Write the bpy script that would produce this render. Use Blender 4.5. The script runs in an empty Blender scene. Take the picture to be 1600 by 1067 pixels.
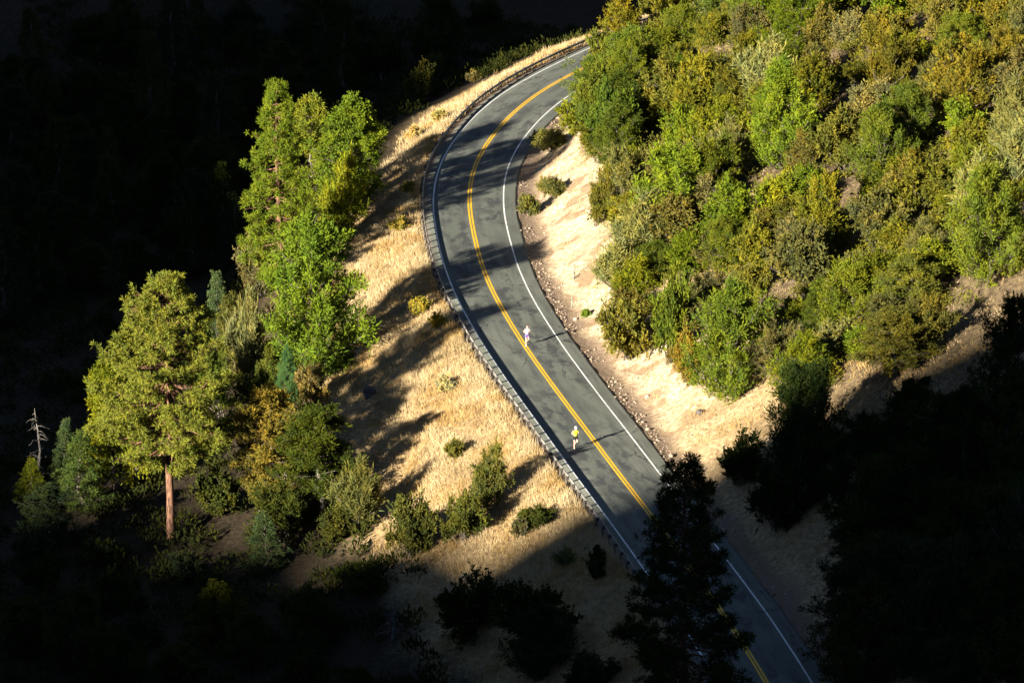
import bpy, math, random
import numpy as np
from mathutils import Vector, Matrix

scene = bpy.context.scene
COL = scene.collection
R = math.radians

# ------------------------------------------------------------------ camera, sky, sun, exposure
PITCH = 17.0          # degrees below the horizon
DIST = 410.0          # metres from the lens to the road at the picture's centre
FOC = 8000.0          # focal length in pixels of the 1600 px wide photograph
CAM = np.array([0.0, -DIST*math.cos(R(PITCH)), DIST*math.sin(R(PITCH))])
cd = bpy.data.cameras.new('camera'); cam = bpy.data.objects.new('camera', cd); COL.objects.link(cam)
cd.sensor_width = 36.0; cd.lens = FOC/1600*36.0; cd.clip_start = 0.5; cd.clip_end = 6000
cam.location = CAM; cam.rotation_euler = (R(90-PITCH), 0, 0)
scene.camera = cam

SUN_EL = 16.4
T = np.array([0.63, 0.7766])              # horizontal direction the sunlight travels
TAN = math.tan(R(SUN_EL))
world = bpy.data.worlds.new('World'); scene.world = world; world.use_nodes = True
wn = world.node_tree.nodes
sky = wn.new('ShaderNodeTexSky'); sky.sky_type = 'NISHITA'; sky.sun_disc = False
sky.sun_elevation = R(SUN_EL); sky.sun_rotation = math.atan2(-T[0], -T[1]) % (2*math.pi)
sky.altitude = 2000; sky.air_density = 0.5; sky.dust_density = 0.1
world.node_tree.links.new(sky.outputs[0], wn['Background'].inputs[0])
wn['Background'].inputs[1].default_value = 0.05
sl = bpy.data.lights.new('sun', 'SUN'); sun = bpy.data.objects.new('sun', sl); COL.objects.link(sun)
sl.energy = 5.0; sl.angle = R(1.1); sl.color = (1.0, 0.92, 0.79)
ld = Vector((T[0]*math.cos(R(SUN_EL)), T[1]*math.cos(R(SUN_EL)), -math.sin(R(SUN_EL))))
sun.rotation_euler = ld.to_track_quat('-Z', 'Y').to_euler()
sun.location = (-250, -300, 200)
scene.view_settings.view_transform = 'Standard'; scene.view_settings.look = 'None'
scene.view_settings.exposure = 2.05; scene.view_settings.gamma = 1.0
scene.view_settings.use_curve_mapping = False
scene.cycles.max_bounces = 5; scene.cycles.diffuse_bounces = 1; scene.cycles.glossy_bounces = 1
scene.cycles.transmission_bounces = 2; scene.cycles.transparent_max_bounces = 4

# ------------------------------------------------------------------ helpers
def tag(o, label=None, cat=None, group=None, kind=None):
    if label: o['label'] = label
    if cat: o['category'] = cat
    if group: o['group'] = group
    if kind: o['kind'] = kind
    return o

class MB:
    """collects vertices and quads / triangles and a random value per vertex"""
    def __init__(s): s.v = []; s.q = []; s.t = []; s.r = []; s.n = 0
    def add(s, v, q=None, t=None, r=None):
        v = np.asarray(v, float).reshape(-1, 3)
        if q is not None and len(q): s.q.append(np.asarray(q, int).reshape(-1, 4) + s.n)
        if t is not None and len(t): s.t.append(np.asarray(t, int).reshape(-1, 3) + s.n)
        s.v.append(v); s.r.append(np.full(len(v), .5) if r is None else np.asarray(r, float)); s.n += len(v)
    def mesh(s, name, mat, smooth=False):
        v = np.concatenate(s.v)
        q = np.concatenate(s.q) if s.q else np.zeros((0, 4), int)
        t = np.concatenate(s.t) if s.t else np.zeros((0, 3), int)
        me = bpy.data.meshes.new(name)
        me.vertices.add(len(v)); me.vertices.foreach_set('co', v.astype(np.float32).ravel())
        loops = np.concatenate([q.ravel(), t.ravel()]).astype(np.int32)
        me.loops.add(len(loops)); me.loops.foreach_set('vertex_index', loops)
        tot = np.concatenate([np.full(len(q), 4), np.full(len(t), 3)]).astype(np.int32)
        st = np.concatenate([[0], np.cumsum(tot)[:-1]]).astype(np.int32)
        me.polygons.add(len(tot)); me.polygons.foreach_set('loop_start', st)
        a = me.attributes.new('rnd', 'FLOAT', 'POINT'); a.data.foreach_set('value', np.concatenate(s.r).astype(np.float32))
        if smooth: me.polygons.foreach_set('use_smooth', np.ones(len(tot), bool))
        me.update(calc_edges=True)
        me.materials.append(mat)
        return me

def link(name, me, parent=None):
    o = bpy.data.objects.new(name, me); COL.objects.link(o)
    if parent is not None: o.parent = parent
    return o

def unit(a):
    a = np.asarray(a, float)
    return a/np.maximum(np.linalg.norm(a, axis=-1, keepdims=True), 1e-9)

def tube(mb, pts, rad, k=6, r=.5, cap=True):
    pts = np.asarray(pts, float); rad = np.asarray(rad, float); n = len(pts)
    tan = unit(np.gradient(pts, axis=0))
    ref = np.array([0.31, 0.17, 0.93]) if abs(tan[0] @ np.array([0.31, 0.17, 0.93])) < .9 else np.array([1.0, 0, 0])
    s = unit(np.cross(tan, ref)); u = np.cross(s, tan)
    a = np.arange(k)*2*math.pi/k
    v = pts[:, None] + rad[:, None, None]*(s[:, None]*np.cos(a)[None, :, None] + u[:, None]*np.sin(a)[None, :, None])
    i = np.arange(n-1)[:, None]*k; j = np.arange(k)[None]; j2 = (j+1) % k
    q = np.stack([i+j, i+j2, i+k+j2, i+k+j], -1).reshape(-1, 4)
    v = v.reshape(-1, 3); t = None
    if cap:
        v = np.vstack([v, pts[-1:]]); t = np.stack([np.arange(k)+(n-1)*k, (np.arange(k)+1) % k+(n-1)*k, np.full(k, n*k)], -1)
    mb.add(v, q, t, np.full(len(v), r))

def leaves(mb, p, d, ln, wd, rng, rnd):
    """one rhombus leaf or needle spray for each row: base p, direction d, length ln, width wd"""
    n = len(p); d = unit(d)
    side = unit(np.cross(d, rng.normal(size=(n, 3))))
    ln = np.broadcast_to(ln, n)[:, None]; wd = np.broadcast_to(wd, n)[:, None]
    v = np.stack([p, p+d*ln*.5+side*wd*.5, p+d*ln, p+d*ln*.5-side*wd*.5], 1).reshape(-1, 3)
    mb.add(v, np.arange(4*n).reshape(-1, 4), None, np.repeat(rnd, 4))

def vnoise(x, y, seed=0):
    x = np.asarray(x, float); y = np.asarray(y, float)
    xi = np.floor(x).astype(np.int64); yi = np.floor(y).astype(np.int64); fx = x-xi; fy = y-yi
    fx = fx*fx*(3-2*fx); fy = fy*fy*(3-2*fy)
    def h(a, b):
        k = (a*374761393 + b*668265263 + seed*1442695041) & 0xffffffff
        k = ((k ^ (k >> 13))*1274126177) & 0xffffffff
        return ((k ^ (k >> 16)) & 0xffff)/65535.0
    return (h(xi, yi)*(1-fx)+h(xi+1, yi)*fx)*(1-fy) + (h(xi, yi+1)*(1-fx)+h(xi+1, yi+1)*fx)*fy

def fbm(x, y, sc, seed=0, oct=4):
    t = 0; a = 1; n = 0
    for k in range(oct):
        t = t + a*(vnoise(x/sc*2**k, y/sc*2**k, seed+k*17)-.5); n += a; a *= .5
    return t/n*2

def ss(a, b, x):
    t = np.clip((x-a)/(b-a), 0, 1); return t*t*(3-2*t)

# pixel of the photograph -> ray
FW = np.array([0, math.cos(R(PITCH)), -math.sin(R(PITCH))]); UP = np.array([0, math.sin(R(PITCH)), math.cos(R(PITCH))])
def ray(px, py):
    return unit(FW + np.array([1.0, 0, 0])*(px-800)/FOC - UP*(py-533.5)/FOC)
def on_plane(px, py, z=0.0):
    d = ray(px, py); return CAM + d*(z-CAM[2])/d[2]
def to_px(p):
    v = np.asarray(p, float)-CAM; f = v@FW
    return 800+FOC*v[..., 0]/f, 533.5-FOC*(v@UP)/f
def ppm(p): return FOC/((np.asarray(p)-CAM)@FW)      # photo pixels per metre at a point

# ------------------------------------------------------------------ materials
def new_mat(name):
    m = bpy.data.materials.new(name); m.use_nodes = True
    nt = m.node_tree; nt.nodes.clear(); out = nt.nodes.new('ShaderNodeOutputMaterial')
    return m, nt, out
def nd(nt, typ, ins=None, **kw):
    n = nt.nodes.new(typ)
    for k, v in kw.items(): setattr(n, k, v)
    for k, v in (ins or {}).items():
        s = n.inputs[k]
        if isinstance(v, bpy.types.NodeSocket): nt.links.new(v, s)
        else: s.default_value = v
    return n
def mixc(nt, f, a, b, bt='MIX'):
    n = nt.nodes.new('ShaderNodeMix'); n.data_type = 'RGBA'; n.blend_type = bt
    for i, v in ((0, f), (6, a), (7, b)):
        if isinstance(v, bpy.types.NodeSocket): nt.links.new(v, n.inputs[i])
        else: n.inputs[i].default_value = v if i == 0 else (v if len(v) == 4 else (*v, 1))
    return n.outputs[2]
def mth(nt, op, a, b=0.0, c=None, clamp=False):
    n = nt.nodes.new('ShaderNodeMath'); n.operation = op; n.use_clamp = clamp
    for i, v in enumerate((a, b, c)):
        if v is None: continue
        if isinstance(v, bpy.types.NodeSocket): nt.links.new(v, n.inputs[i])
        else: n.inputs[i].default_value = v
    return n.outputs[0]
def ramp(nt, f, a, b):
    return nd(nt, 'ShaderNodeMapRange', {0: f, 1: a, 2: b}, interpolation_type='SMOOTHSTEP').outputs[0]
def bsdf(nt, out, col, rough=.8, spec=.3, metal=0.0, normal=None):
    p = nd(nt, 'ShaderNodeBsdfPrincipled', {'Roughness': rough, 'Metallic': metal, 'Specular IOR Level': spec})
    if isinstance(col, bpy.types.NodeSocket): nt.links.new(col, p.inputs['Base Color'])
    else: p.inputs['Base Color'].default_value = (*col, 1)
    if normal is not None: nt.links.new(normal, p.inputs['Normal'])
    nt.links.new(p.outputs[0], out.inputs[0]); return p
def attr(nt, name): return nd(nt, 'ShaderNodeAttribute', attribute_name=name)

def leaf_material(name, yellow=(1.25, 1.1, .55), dark=(.62, .72, .75), trans=.16, spots=0.0):
    m, nt, out = new_mat(name)
    info = nd(nt, 'ShaderNodeObjectInfo'); rn = attr(nt, 'rnd').outputs['Fac']
    co = nd(nt, 'ShaderNodeTexCoord').outputs['Object']
    nz = nd(nt, 'ShaderNodeTexNoise', {'Vector': co, 'Scale': 1.1, 'Detail': 2.0}).outputs['Fac']
    a = mixc(nt, rn, dark, yellow)
    b = mixc(nt, ramp(nt, nz, .35, .65), (.8, .88, .85), (1.12, 1.05, .9))
    c = mixc(nt, 1.0, mixc(nt, 1.0, info.outputs['Color'], a, 'MULTIPLY'), b, 'MULTIPLY')
    d = nd(nt, 'ShaderNodeBsdfDiffuse', {'Color': c}); tr = nd(nt, 'ShaderNodeBsdfTranslucent', {'Color': c})
    mx = nd(nt, 'ShaderNodeMixShader', {0: trans, 1: d.outputs[0], 2: tr.outputs[0]})
    nt.links.new(mx.outputs[0], out.inputs[0]); return m
M = {}
M['leaf'] = leaf_material('leaf')
M['needle'] = leaf_material('needle', yellow=(1.25, 1.12, .6), dark=(.6, .68, .65), trans=.15)

def bark_material(name, a, b, sc=6.0):
    m, nt, out = new_mat(name)
    co = nd(nt, 'ShaderNodeTexCoord').outputs['Object']
    mp = nd(nt, 'ShaderNodeMapping', {'Vector': co, 'Scale': (sc, sc, sc*.25)}).outputs[0]
    nz = nd(nt, 'ShaderNodeTexNoise', {'Vector': mp, 'Scale': 1.0, 'Detail': 4.0}).outputs['Fac']
    bp = nd(nt, 'ShaderNodeBump', {'Height': nz, 'Strength': .6, 'Distance': .08}).outputs[0]
    bsdf(nt, out, mixc(nt, ramp(nt, nz, .38, .62), a, b), .95, .1, normal=bp); return m
M['bark_pine'] = bark_material('bark_pine', (.06, .034, .024), (.22, .115, .068))
M['bark_grey'] = bark_material('bark_grey', (.05, .042, .034), (.17, .14, .11), 9)
M['dead_wood'] = bark_material('dead_wood', (.08, .072, .064), (.20, .18, .16), 9)

def ground_material():
    m, nt, out = new_mat('ground')
    g = nd(nt, 'ShaderNodeNewGeometry').outputs['Position']
    za = attr(nt, 'zone'); z = za.outputs['Color']; sp = nd(nt, 'ShaderNodeSeparateColor', {0: z}).outputs
    n1 = nd(nt, 'ShaderNodeTexNoise', {'Vector': g, 'Scale': .35, 'Detail': 6.0}).outputs['Fac']
    n2 = nd(nt, 'ShaderNodeTexNoise', {'Vector': g, 'Scale': 2.6, 'Detail': 5.0}).outputs['Fac']
    n3 = nd(nt, 'ShaderNodeTexNoise', {'Vector': g, 'Scale': 14.0, 'Detail': 3.0}).outputs['Fac']
    sand = mixc(nt, ramp(nt, n2, .35, .65), (.38, .285, .17), (.60, .485, .32))
    sand = mixc(nt, ramp(nt, n1, .50, .60), sand, (.29, .195, .115))
    straw = mixc(nt, ramp(nt, n2, .3, .7), (.22, .15, .07), (.42, .30, .15))
    litter = mixc(nt, ramp(nt, n2, .35, .65), (.06, .046, .026), (.15, .11, .06))
    grav = mixc(nt, ramp(nt, n3, .4, .6), (.15, .105, .07), (.34, .25, .17))
    litter = mixc(nt, za.outputs['Alpha'], litter, mixc(nt, ramp(nt, n2, .35, .65), (.012, .011, .007), (.032, .026, .016)))  # canyon litter, its colour darkened to stand in for deep shade
    c = mixc(nt, sp[0], litter, straw)
    c = mixc(nt, sp[2], c, sand)
    c = mixc(nt, sp[1], c, grav)
    c = mixc(nt, mth(nt, 'MULTIPLY', ramp(nt, n3, .35, .7), .35), c, (.12, .08, .05))
    hh = mth(nt, 'ADD', n2, mth(nt, 'MULTIPLY', n3, .4))
    bp = nd(nt, 'ShaderNodeBump', {'Height': hh, 'Strength': .55, 'Distance': .25}).outputs[0]
    bsdf(nt, out, c, .95, .05, normal=bp); return m
M['ground'] = ground_material()

def asphalt_material():
    m, nt, out = new_mat('asphalt')
    uv = nd(nt, 'ShaderNodeUVMap', uv_map='road').outputs[0]
    sx = nd(nt, 'ShaderNodeSeparateXYZ', {0: uv}).outputs
    def noise(scale, sy, det=4.0, off=0.0, rough=.55):
        mp = nd(nt, 'ShaderNodeMapping', {'Vector': uv, 'Scale': (scale, scale*sy, 1), 'Location': (off, off*.7, off)}).outputs[0]
        return nd(nt, 'ShaderNodeTexNoise', {'Vector': mp, 'Scale': 1.0, 'Detail': det, 'Roughness': rough}).outputs['Fac']
    big = noise(.25, .25, 4); mid = noise(1.3, .12, 4, 7); fine = noise(9, .6, 4, 3); grain = noise(60, 1, 2, 5)
    base = mixc(nt, ramp(nt, big, .35, .65), (.104, .117, .093), (.142, .150, .121))
    base = mixc(nt, ramp(nt, mid, .42, .70), base, (.074, .078, .066))
    base = mixc(nt, mth(nt, 'MULTIPLY', ramp(nt, fine, .35, .7), .4), base, (.150, .152, .122))
    # patches of darker repair tar, long along the lane
    p1 = noise(.85, .42, 3, 11, .62); p2 = noise(.22, .18, 2, 23)
    patch = mth(nt, 'MULTIPLY', ramp(nt, p1, .46, .60), ramp(nt, p2, .34, .52))
    lane = mth(nt, 'ABSOLUTE', mth(nt, 'SUBTRACT', mth(nt, 'ABSOLUTE', sx[0]), 1.5))
    patch = mth(nt, 'MULTIPLY', patch, mth(nt, 'SUBTRACT', 1.0, ramp(nt, lane, .9, 1.6)))
    base = mixc(nt, mth(nt, 'MULTIPLY', patch, .72), base, (.034, .036, .039))
    wheel = mth(nt, 'ABSOLUTE', mth(nt, 'SUBTRACT', lane, .78))
    base = mixc(nt, mth(nt, 'MULTIPLY', mth(nt, 'SUBTRACT', 1.0, ramp(nt, wheel, .1, .5)), mth(nt, 'MULTIPLY', ramp(nt, mid, .35, .6), .35)), base, (.06, .062, .06))
    # cracks
    mp = nd(nt, 'ShaderNodeMapping', {'Vector': uv, 'Scale': (.33, .16, 1)}).outputs[0]
    wob = nd(nt, 'ShaderNodeTexNoise', {'Vector': uv, 'Scale': 1.5, 'Detail': 3.0}).outputs['Color']
    vv = nd(nt, 'ShaderNodeVectorMath', {0: mp, 1: nd(nt, 'ShaderNodeVectorMath', {0: wob, 1: (.35, .35, 0)}, operation='MULTIPLY').outputs[0]}, operation='ADD').outputs[0]
    vo = nd(nt, 'ShaderNodeTexVoronoi', {'Vector': vv, 'Scale': 1.0}, feature='DISTANCE_TO_EDGE').outputs['Distance']
    crack = mth(nt, 'MULTIPLY', mth(nt, 'SUBTRACT', 1.0, ramp(nt, vo, .006, .016)), ramp(nt, big, .48, .56))
    base = mixc(nt, mth(nt, 'MULTIPLY', crack, .8), base, (.035, .035, .036))
    # dusty, broken margins
    edge = mth(nt, 'ADD', mth(nt, 'ABSOLUTE', mth(nt, 'SUBTRACT', sx[0], .1)), mth(nt, 'MULTIPLY', fine, .5))
    base = mixc(nt, mth(nt, 'MULTIPLY', ramp(nt, edge, 3.9, 4.4), .7), base, (.20, .155, .115))
    bp = nd(nt, 'ShaderNodeBump', {'Height': grain, 'Strength': .25, 'Distance': .02}).outputs[0]
    bsdf(nt, out, base, .85, .25, normal=bp); return m
M['asphalt'] = asphalt_material()

def paint_material(name, col, worn):
    m, nt, out = new_mat(name)
    g = nd(nt, 'ShaderNodeNewGeometry').outputs['Position']
    n = nd(nt, 'ShaderNodeTexNoise', {'Vector': g, 'Scale': 5.0, 'Detail': 5.0}).outputs['Fac']
    n2 = nd(nt, 'ShaderNodeTexNoise', {'Vector': g, 'Scale': .5, 'Detail': 3.0}).outputs['Fac']
    f = mth(nt, 'MULTIPLY', ramp(nt, n, .46, .60), ramp(nt, n2, .36, .56))
    bsdf(nt, out, mixc(nt, mth(nt, 'MULTIPLY', f, .75), col, worn), .6, .3); return m
M['white_paint'] = paint_material('white_paint', (.80, .79, .74), (.30, .30, .28))
M['yellow_paint'] = paint_material('yellow_paint', (.86, .47, .012), (.60, .32, .03))

def plain(name, a, b=None, sc=8.0, rough=.7, metal=0.0, spec=.3):
    m, nt, out = new_mat(name)
    co = nd(nt, 'ShaderNodeTexCoord').outputs['Object']
    n = nd(nt, 'ShaderNodeTexNoise', {'Vector': co, 'Scale': sc, 'Detail': 4.0}).outputs['Fac']
    bsdf(nt, out, mixc(nt, ramp(nt, n, .35, .65), a, b or tuple(x*.8 for x in a)), rough, spec, metal); return m
M['galvanised'] = plain('galvanised', (.29, .28, .25), (.16, .145, .12), .8, .6, .25)
M['post_wood'] = plain('post_wood', (.10, .085, .065), (.05, .042, .035), 5)
M['rock'] = plain('rock', (.36, .28, .20), (.20, .15, .11), 3.0, .95, 0, .1)
M['dark_rock'] = plain('dark_rock', (.10, .09, .085), (.055, .05, .05), 2.0, .9, 0, .15)
M['skin'] = plain('skin', (.62, .36, .26), (.58, .33, .24), 3, .6)
M['white_cloth'] = plain('white_cloth', (.80, .79, .80), (.74, .73, .75), 4, .85)
M['violet_cloth'] = plain('violet_cloth', (.15, .10, .26), (.10, .07, .18), 4, .85)
M['yellow_cloth'] = plain('yellow_cloth', (.80, .80, .02), (.72, .74, .02), 4, .8)
M['black_cloth'] = plain('black_cloth', (.018, .018, .02), (.012, .012, .014), 4, .85)
M['hair'] = plain('hair', (.10, .055, .03), (.06, .03, .02), 12, .7)
M['eye'] = plain('eye', (.03, .02, .02), None, 5, .3)
M['lips'] = plain('lips', (.45, .16, .14), None, 5, .5)
M['sign_green'] = plain('sign_green', (.22, .30, .24), (.16, .22, .18), 6, .6, .3)

def grass_material():
    m, nt, out = new_mat('dry_grass')
    g = nd(nt, 'ShaderNodeNewGeometry').outputs['Position']
    rn = attr(nt, 'rnd').outputs['Fac']
    n1 = nd(nt, 'ShaderNodeTexNoise', {'Vector': g, 'Scale': .22, 'Detail': 4.0}).outputs['Fac']
    a = mixc(nt, rn, (.33, .235, .105), (.66, .52, .30))
    b = mixc(nt, rn, (.32, .20, .066), (.58, .39, .155))
    c = mixc(nt, ramp(nt, n1, .42, .62), a, b)
    n2 = nd(nt, 'ShaderNodeTexNoise', {'Vector': g, 'Scale': .9, 'Detail': 4.0, 'Roughness': .65}).outputs['Fac']
    c = mixc(nt, mth(nt, 'MULTIPLY', ramp(nt, n2, .52, .68), .6), c, (.25, .155, .085))
    c = mixc(nt, mth(nt, 'MULTIPLY', ramp(nt, n2, .47, .34), .5), c, (.66, .52, .32))
    d = nd(nt, 'ShaderNodeBsdfDiffuse', {'Color': c}); tr = nd(nt, 'ShaderNodeBsdfTranslucent', {'Color': c})
    mx = nd(nt, 'ShaderNodeMixShader', {0: .25, 1: d.outputs[0], 2: tr.outputs[0]})
    nt.links.new(mx.outputs[0], out.inputs[0]); return m
M['dry_grass'] = grass_material()

# ------------------------------------------------------------------ the road's centre line (from the yellow line, on the plane z = 0)
yl = [(1255, 1180), (1225, 1115), (1195, 1060), (1135, 965), (1075, 884), (1015, 802), (951, 720), (927, 686), (890, 638), (850, 584),
      (820.5, 542), (801, 512), (777, 470), (764, 445), (752.8, 417), (744, 383), (737, 351), (732.7, 323), (733, 295),
      (738.7, 265), (750, 240.6), (762, 222), (780, 198), (810, 168), (840, 146), (876, 124), (908, 109)]
cl = np.array([on_plane(*p)[:2] for p in yl])
d0 = unit(cl[0]-cl[2]); pre = []; p = cl[0].copy(); a = math.atan2(d0[1], d0[0])
for k in range(40):                                        # towards the camera, bending away to the right
    a += .010; p = p + 4*np.array([math.cos(a), math.sin(a)]); pre.append(p.copy())
d1 = unit(cl[-1]-cl[-4]); post = []; p = cl[-1].copy(); a = math.atan2(d1[1], d1[0])
for k in range(50):                                        # beyond the bend, behind the hill
    a -= .050 if k < 30 else -.012; p = p + 4*np.array([math.cos(a), math.sin(a)]); post.append(p.copy())
cl = np.vstack([np.array(pre[::-1]), cl, np.array(post)])
def resample(P, step):
    L = np.concatenate([[0], np.cumsum(np.linalg.norm(np.diff(P, axis=0), axis=1))])
    t = np.arange(0, L[-1], step); return np.stack([np.interp(t, L, P[:, i]) for i in range(P.shape[1])], 1)
cl = resample(cl, .75)
ker = np.exp(-.5*(np.arange(-14, 15)/5.5)**2); ker /= ker.sum()
cl = np.stack([np.convolve(np.pad(cl[:, i], 14, mode='reflect', reflect_type='odd'), ker, 'valid') for i in (0, 1)], 1)
cl = resample(cl, .75)
ct = unit(np.gradient(cl, axis=0)); cn = np.stack([ct[:, 1], -ct[:, 0]], 1)      # cn points to the right of the road
clen = np.concatenate([[0], np.cumsum(np.linalg.norm(np.diff(cl, axis=0), axis=1))])

def road_s(x, y):
    """signed distance from the yellow line, right positive, and distance along"""
    x = np.asarray(x, float).ravel(); y = np.asarray(y, float).ravel()
    s = np.empty(len(x)); al = np.empty(len(x)); C = cl[::2]; N = cn[::2]; A = clen[::2]
    for i in range(0, len(x), 20000):
        dx = x[i:i+20000, None]-C[None, :, 0]; dy = y[i:i+20000, None]-C[None, :, 1]
        d2 = dx*dx+dy*dy; k = d2.argmin(1); r = np.arange(len(k))
        pr = dx[r, k]*N[k, 0]+dy[r, k]*N[k, 1]; dd = np.sqrt(d2[r, k])
        s[i:i+20000] = np.where(dd < 8, pr, np.sign(pr)*dd); al[i:i+20000] = A[k]
    return s, al

# ------------------------------------------------------------------ terrain
# the sun stands over a high ridge to the left, behind the camera: unseen, with its crest shaped to lay the shade.
CREST_L = -300.0
TU = np.array([-600, -260, -150, -90, -70, -53, -44, -37, -32, -26, -20, -10, 2, 16, 26, 36, 45, 55, 65, 75, 85, 100, 150, 260, 700])
TW = np.array([5, 30, 30, 32, 25, 13.5, 8.5, 2.0, -5.6, -9.8, -12.6, -15.2, -15.9, -16.2, -13.5, -4.5, 7, 15.5, 20.2, 26, 34, 38, 46, 40, 10])
def crest(u):
    return np.interp(u, TU, TW)
def terrain(x, y):
    sh = np.shape(x); x = np.asarray(x, float).ravel(); y = np.asarray(y, float).ravel()
    s, al = road_s(x, y)
    L = T[0]*x+T[1]*y; u = -T[1]*x+T[0]*y
    d = -s-4.45
    rough = fbm(x, y, 9, 3); rough2 = fbm(x, y, 2.2, 9, 3); big = fbm(x, y, 34, 5, 3)
    # left of the road: bank, canyon floor, opposite wall
    dd = np.maximum(d, 0)
    bank = -np.where(dd < 18, np.where(dd < 1.1, .04*dd, .044+.445*(dd-1.1)), 7.56+ 2.6*(1-np.exp(-(dd-18)/6.0)))
    bank += ss(.8, 6, dd)*(rough*.6+rough2*.26)
    wall = np.maximum(dd-46+big*8, 0)*.55
    lim = crest(u)-TAN*L-3.0
    wall = np.minimum(wall, np.maximum(lim+10, 0)*.9)
    left = bank+wall
    far = np.clip((y-240)*.75, 0, 170)*(1+.15*big)  # unseen far wall, added to cut skylight in the canyon
    # right of the road: ditch, cut slope, brushy hill
    e = np.maximum(s-4.35, 0)
    cut = -.18*ss(0, .5, e)+.18*ss(.6, 1.6, e)+.62*np.maximum(e-1.5, 0)
    hill = np.where(cut < 6, cut, 6+(cut-6)*.80); hill = np.where(hill < 30, hill, 30+(hill-30)*.55)
    hill = np.where(hill < 130, hill, 130+(hill-130)*.2)  # upper hill out of view, raised to hold back skylight
    hill += ss(2, 9, e)*(rough*.9+rough2*.22+big*2.2*ss(6, 25, e))+ss(.8, 2, e)*rough2*.16
    hill += ss(1.2, 3, e)*(1-ss(9, 16, e))*(fbm(al, e*.22, 1.7, 55, 3)*.48+fbm(al, e*.5, 4.5, 57, 3)*.5)
    z = np.where(s < 0, left, hill)
    z = np.where((s > -4.5) & (s < 4.4), -.05, z)
    # the unseen ridge, built to shade the canyon and foreground
    jag = fbm(u, u*0, 7, 31, 3)*1.3
    H = crest(u)-TAN*CREST_L+jag
    rid = H-np.sqrt((.92*(L-CREST_L))**2+4)+2+fbm(x, y, 30, 8)*3*ss(10, 40, np.abs(L-CREST_L))
    z = np.maximum(z, rid)+far
    dc = np.hypot(x-CAM[0], y-CAM[1])
    z = np.where(dc < 14, np.minimum(z, CAM[2]-1.7-ss(2, 14, dc)*1.0), z)
    return z.reshape(sh)

def axis(a, b, step, far, g):
    m = np.arange(a, b+step, step); o = []; w = step; v = m[-1]
    while v < far: w *= g; v += w; o.append(v)
    n = []; w = step; v = m[0]
    while v > -far: w *= g; v -= w; n.append(v)
    return np.concatenate([n[::-1], m, o])
GX = axis(-56, 60, .65, 1800, 1.09); GY = axis(-108, 145, .85, 2200, 1.07)
XX, YY = np.meshgrid(GX, GY); ZZ = terrain(XX, YY)
def ground_z(x, y):
    x = np.asarray(x, float); y = np.asarray(y, float)
    i = np.clip(np.searchsorted(GX, x)-1, 0, len(GX)-2); j = np.clip(np.searchsorted(GY, y)-1, 0, len(GY)-2)
    fx = (x-GX[i])/(GX[i+1]-GX[i]); fy = (y-GY[j])/(GY[j+1]-GY[j])
    return (ZZ[j, i]*(1-fx)+ZZ[j, i+1]*fx)*(1-fy)+(ZZ[j+1, i]*(1-fx)+ZZ[j+1, i+1]*fx)*fy
def hit(px, py):
    """point of the terrain under a pixel of the photograph"""
    d = ray(px, py); t = np.arange(230, 900, .4); P = CAM+t[:, None]*d
    b = P[:, 2] < ground_z(P[:, 0], P[:, 1]); k = int(b.argmax()) if b.any() else len(t)-1
    return P[k]
S_all, _ = road_s(XX, YY); S_all = S_all.reshape(XX.shape)
def zones(x, y, s):
    n = fbm(x, y, 6, 41); n2 = fbm(x, y, 2.5, 47, 3)
    d = -s+7.5*ss(35, 62, y)*(s < 0)*ss(5.5, 8, -s)
    straw = ss(4.3, 4.6, d)*(1-ss(14.5, 19, d+n*4))
    straw = np.where(s > 0, (1-ss(12, 16, s+n*4))*ss(5, 6, s), straw)
    straw = np.where(s > 0, np.maximum(straw, ss(.2, .5, n+.1)*.35*(s < 80)), straw)
    near = 1-ss(-30, -15, y)                               # the cut turns from pale sand to straw towards the camera
    sand = ss(5.0, 6.2, s+n2*.8)*(1-ss(10, 13, s+n*3))*(1-.8*near)
    grav = np.where(s > 0, ss(3.9, 4.2, s)*(1-ss(5.0, 6.3, s+n2*1.3)), ss(3.7, 3.9, d)*(1-ss(4.3, 4.5, d+n2*.15)))
    shaded_duff = ss(15, 20, d+n*4)  # mask of the canyon litter that carries painted shade
    return straw, grav, sand, shaded_duff
st_, gr_, sa_, du_ = zones(XX, YY, S_all)
nx, ny = len(GX), len(GY)
mb = MB(); ii = (np.arange(ny-1)[:, None]*nx+np.arange(nx-1)[None]).ravel()
mb.add(np.stack([XX, YY, ZZ], -1).reshape(-1, 3), np.stack([ii, ii+1, ii+nx+1, ii+nx], 1))
me = mb.mesh('terrain', M['ground'], True)
ca = me.attributes.new('zone', 'FLOAT_COLOR', 'POINT')
ca.data.foreach_set('color', np.stack([st_, gr_, sa_, du_], -1).astype(np.float32).ravel())
tag(link('terrain', me), kind='structure')

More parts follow.
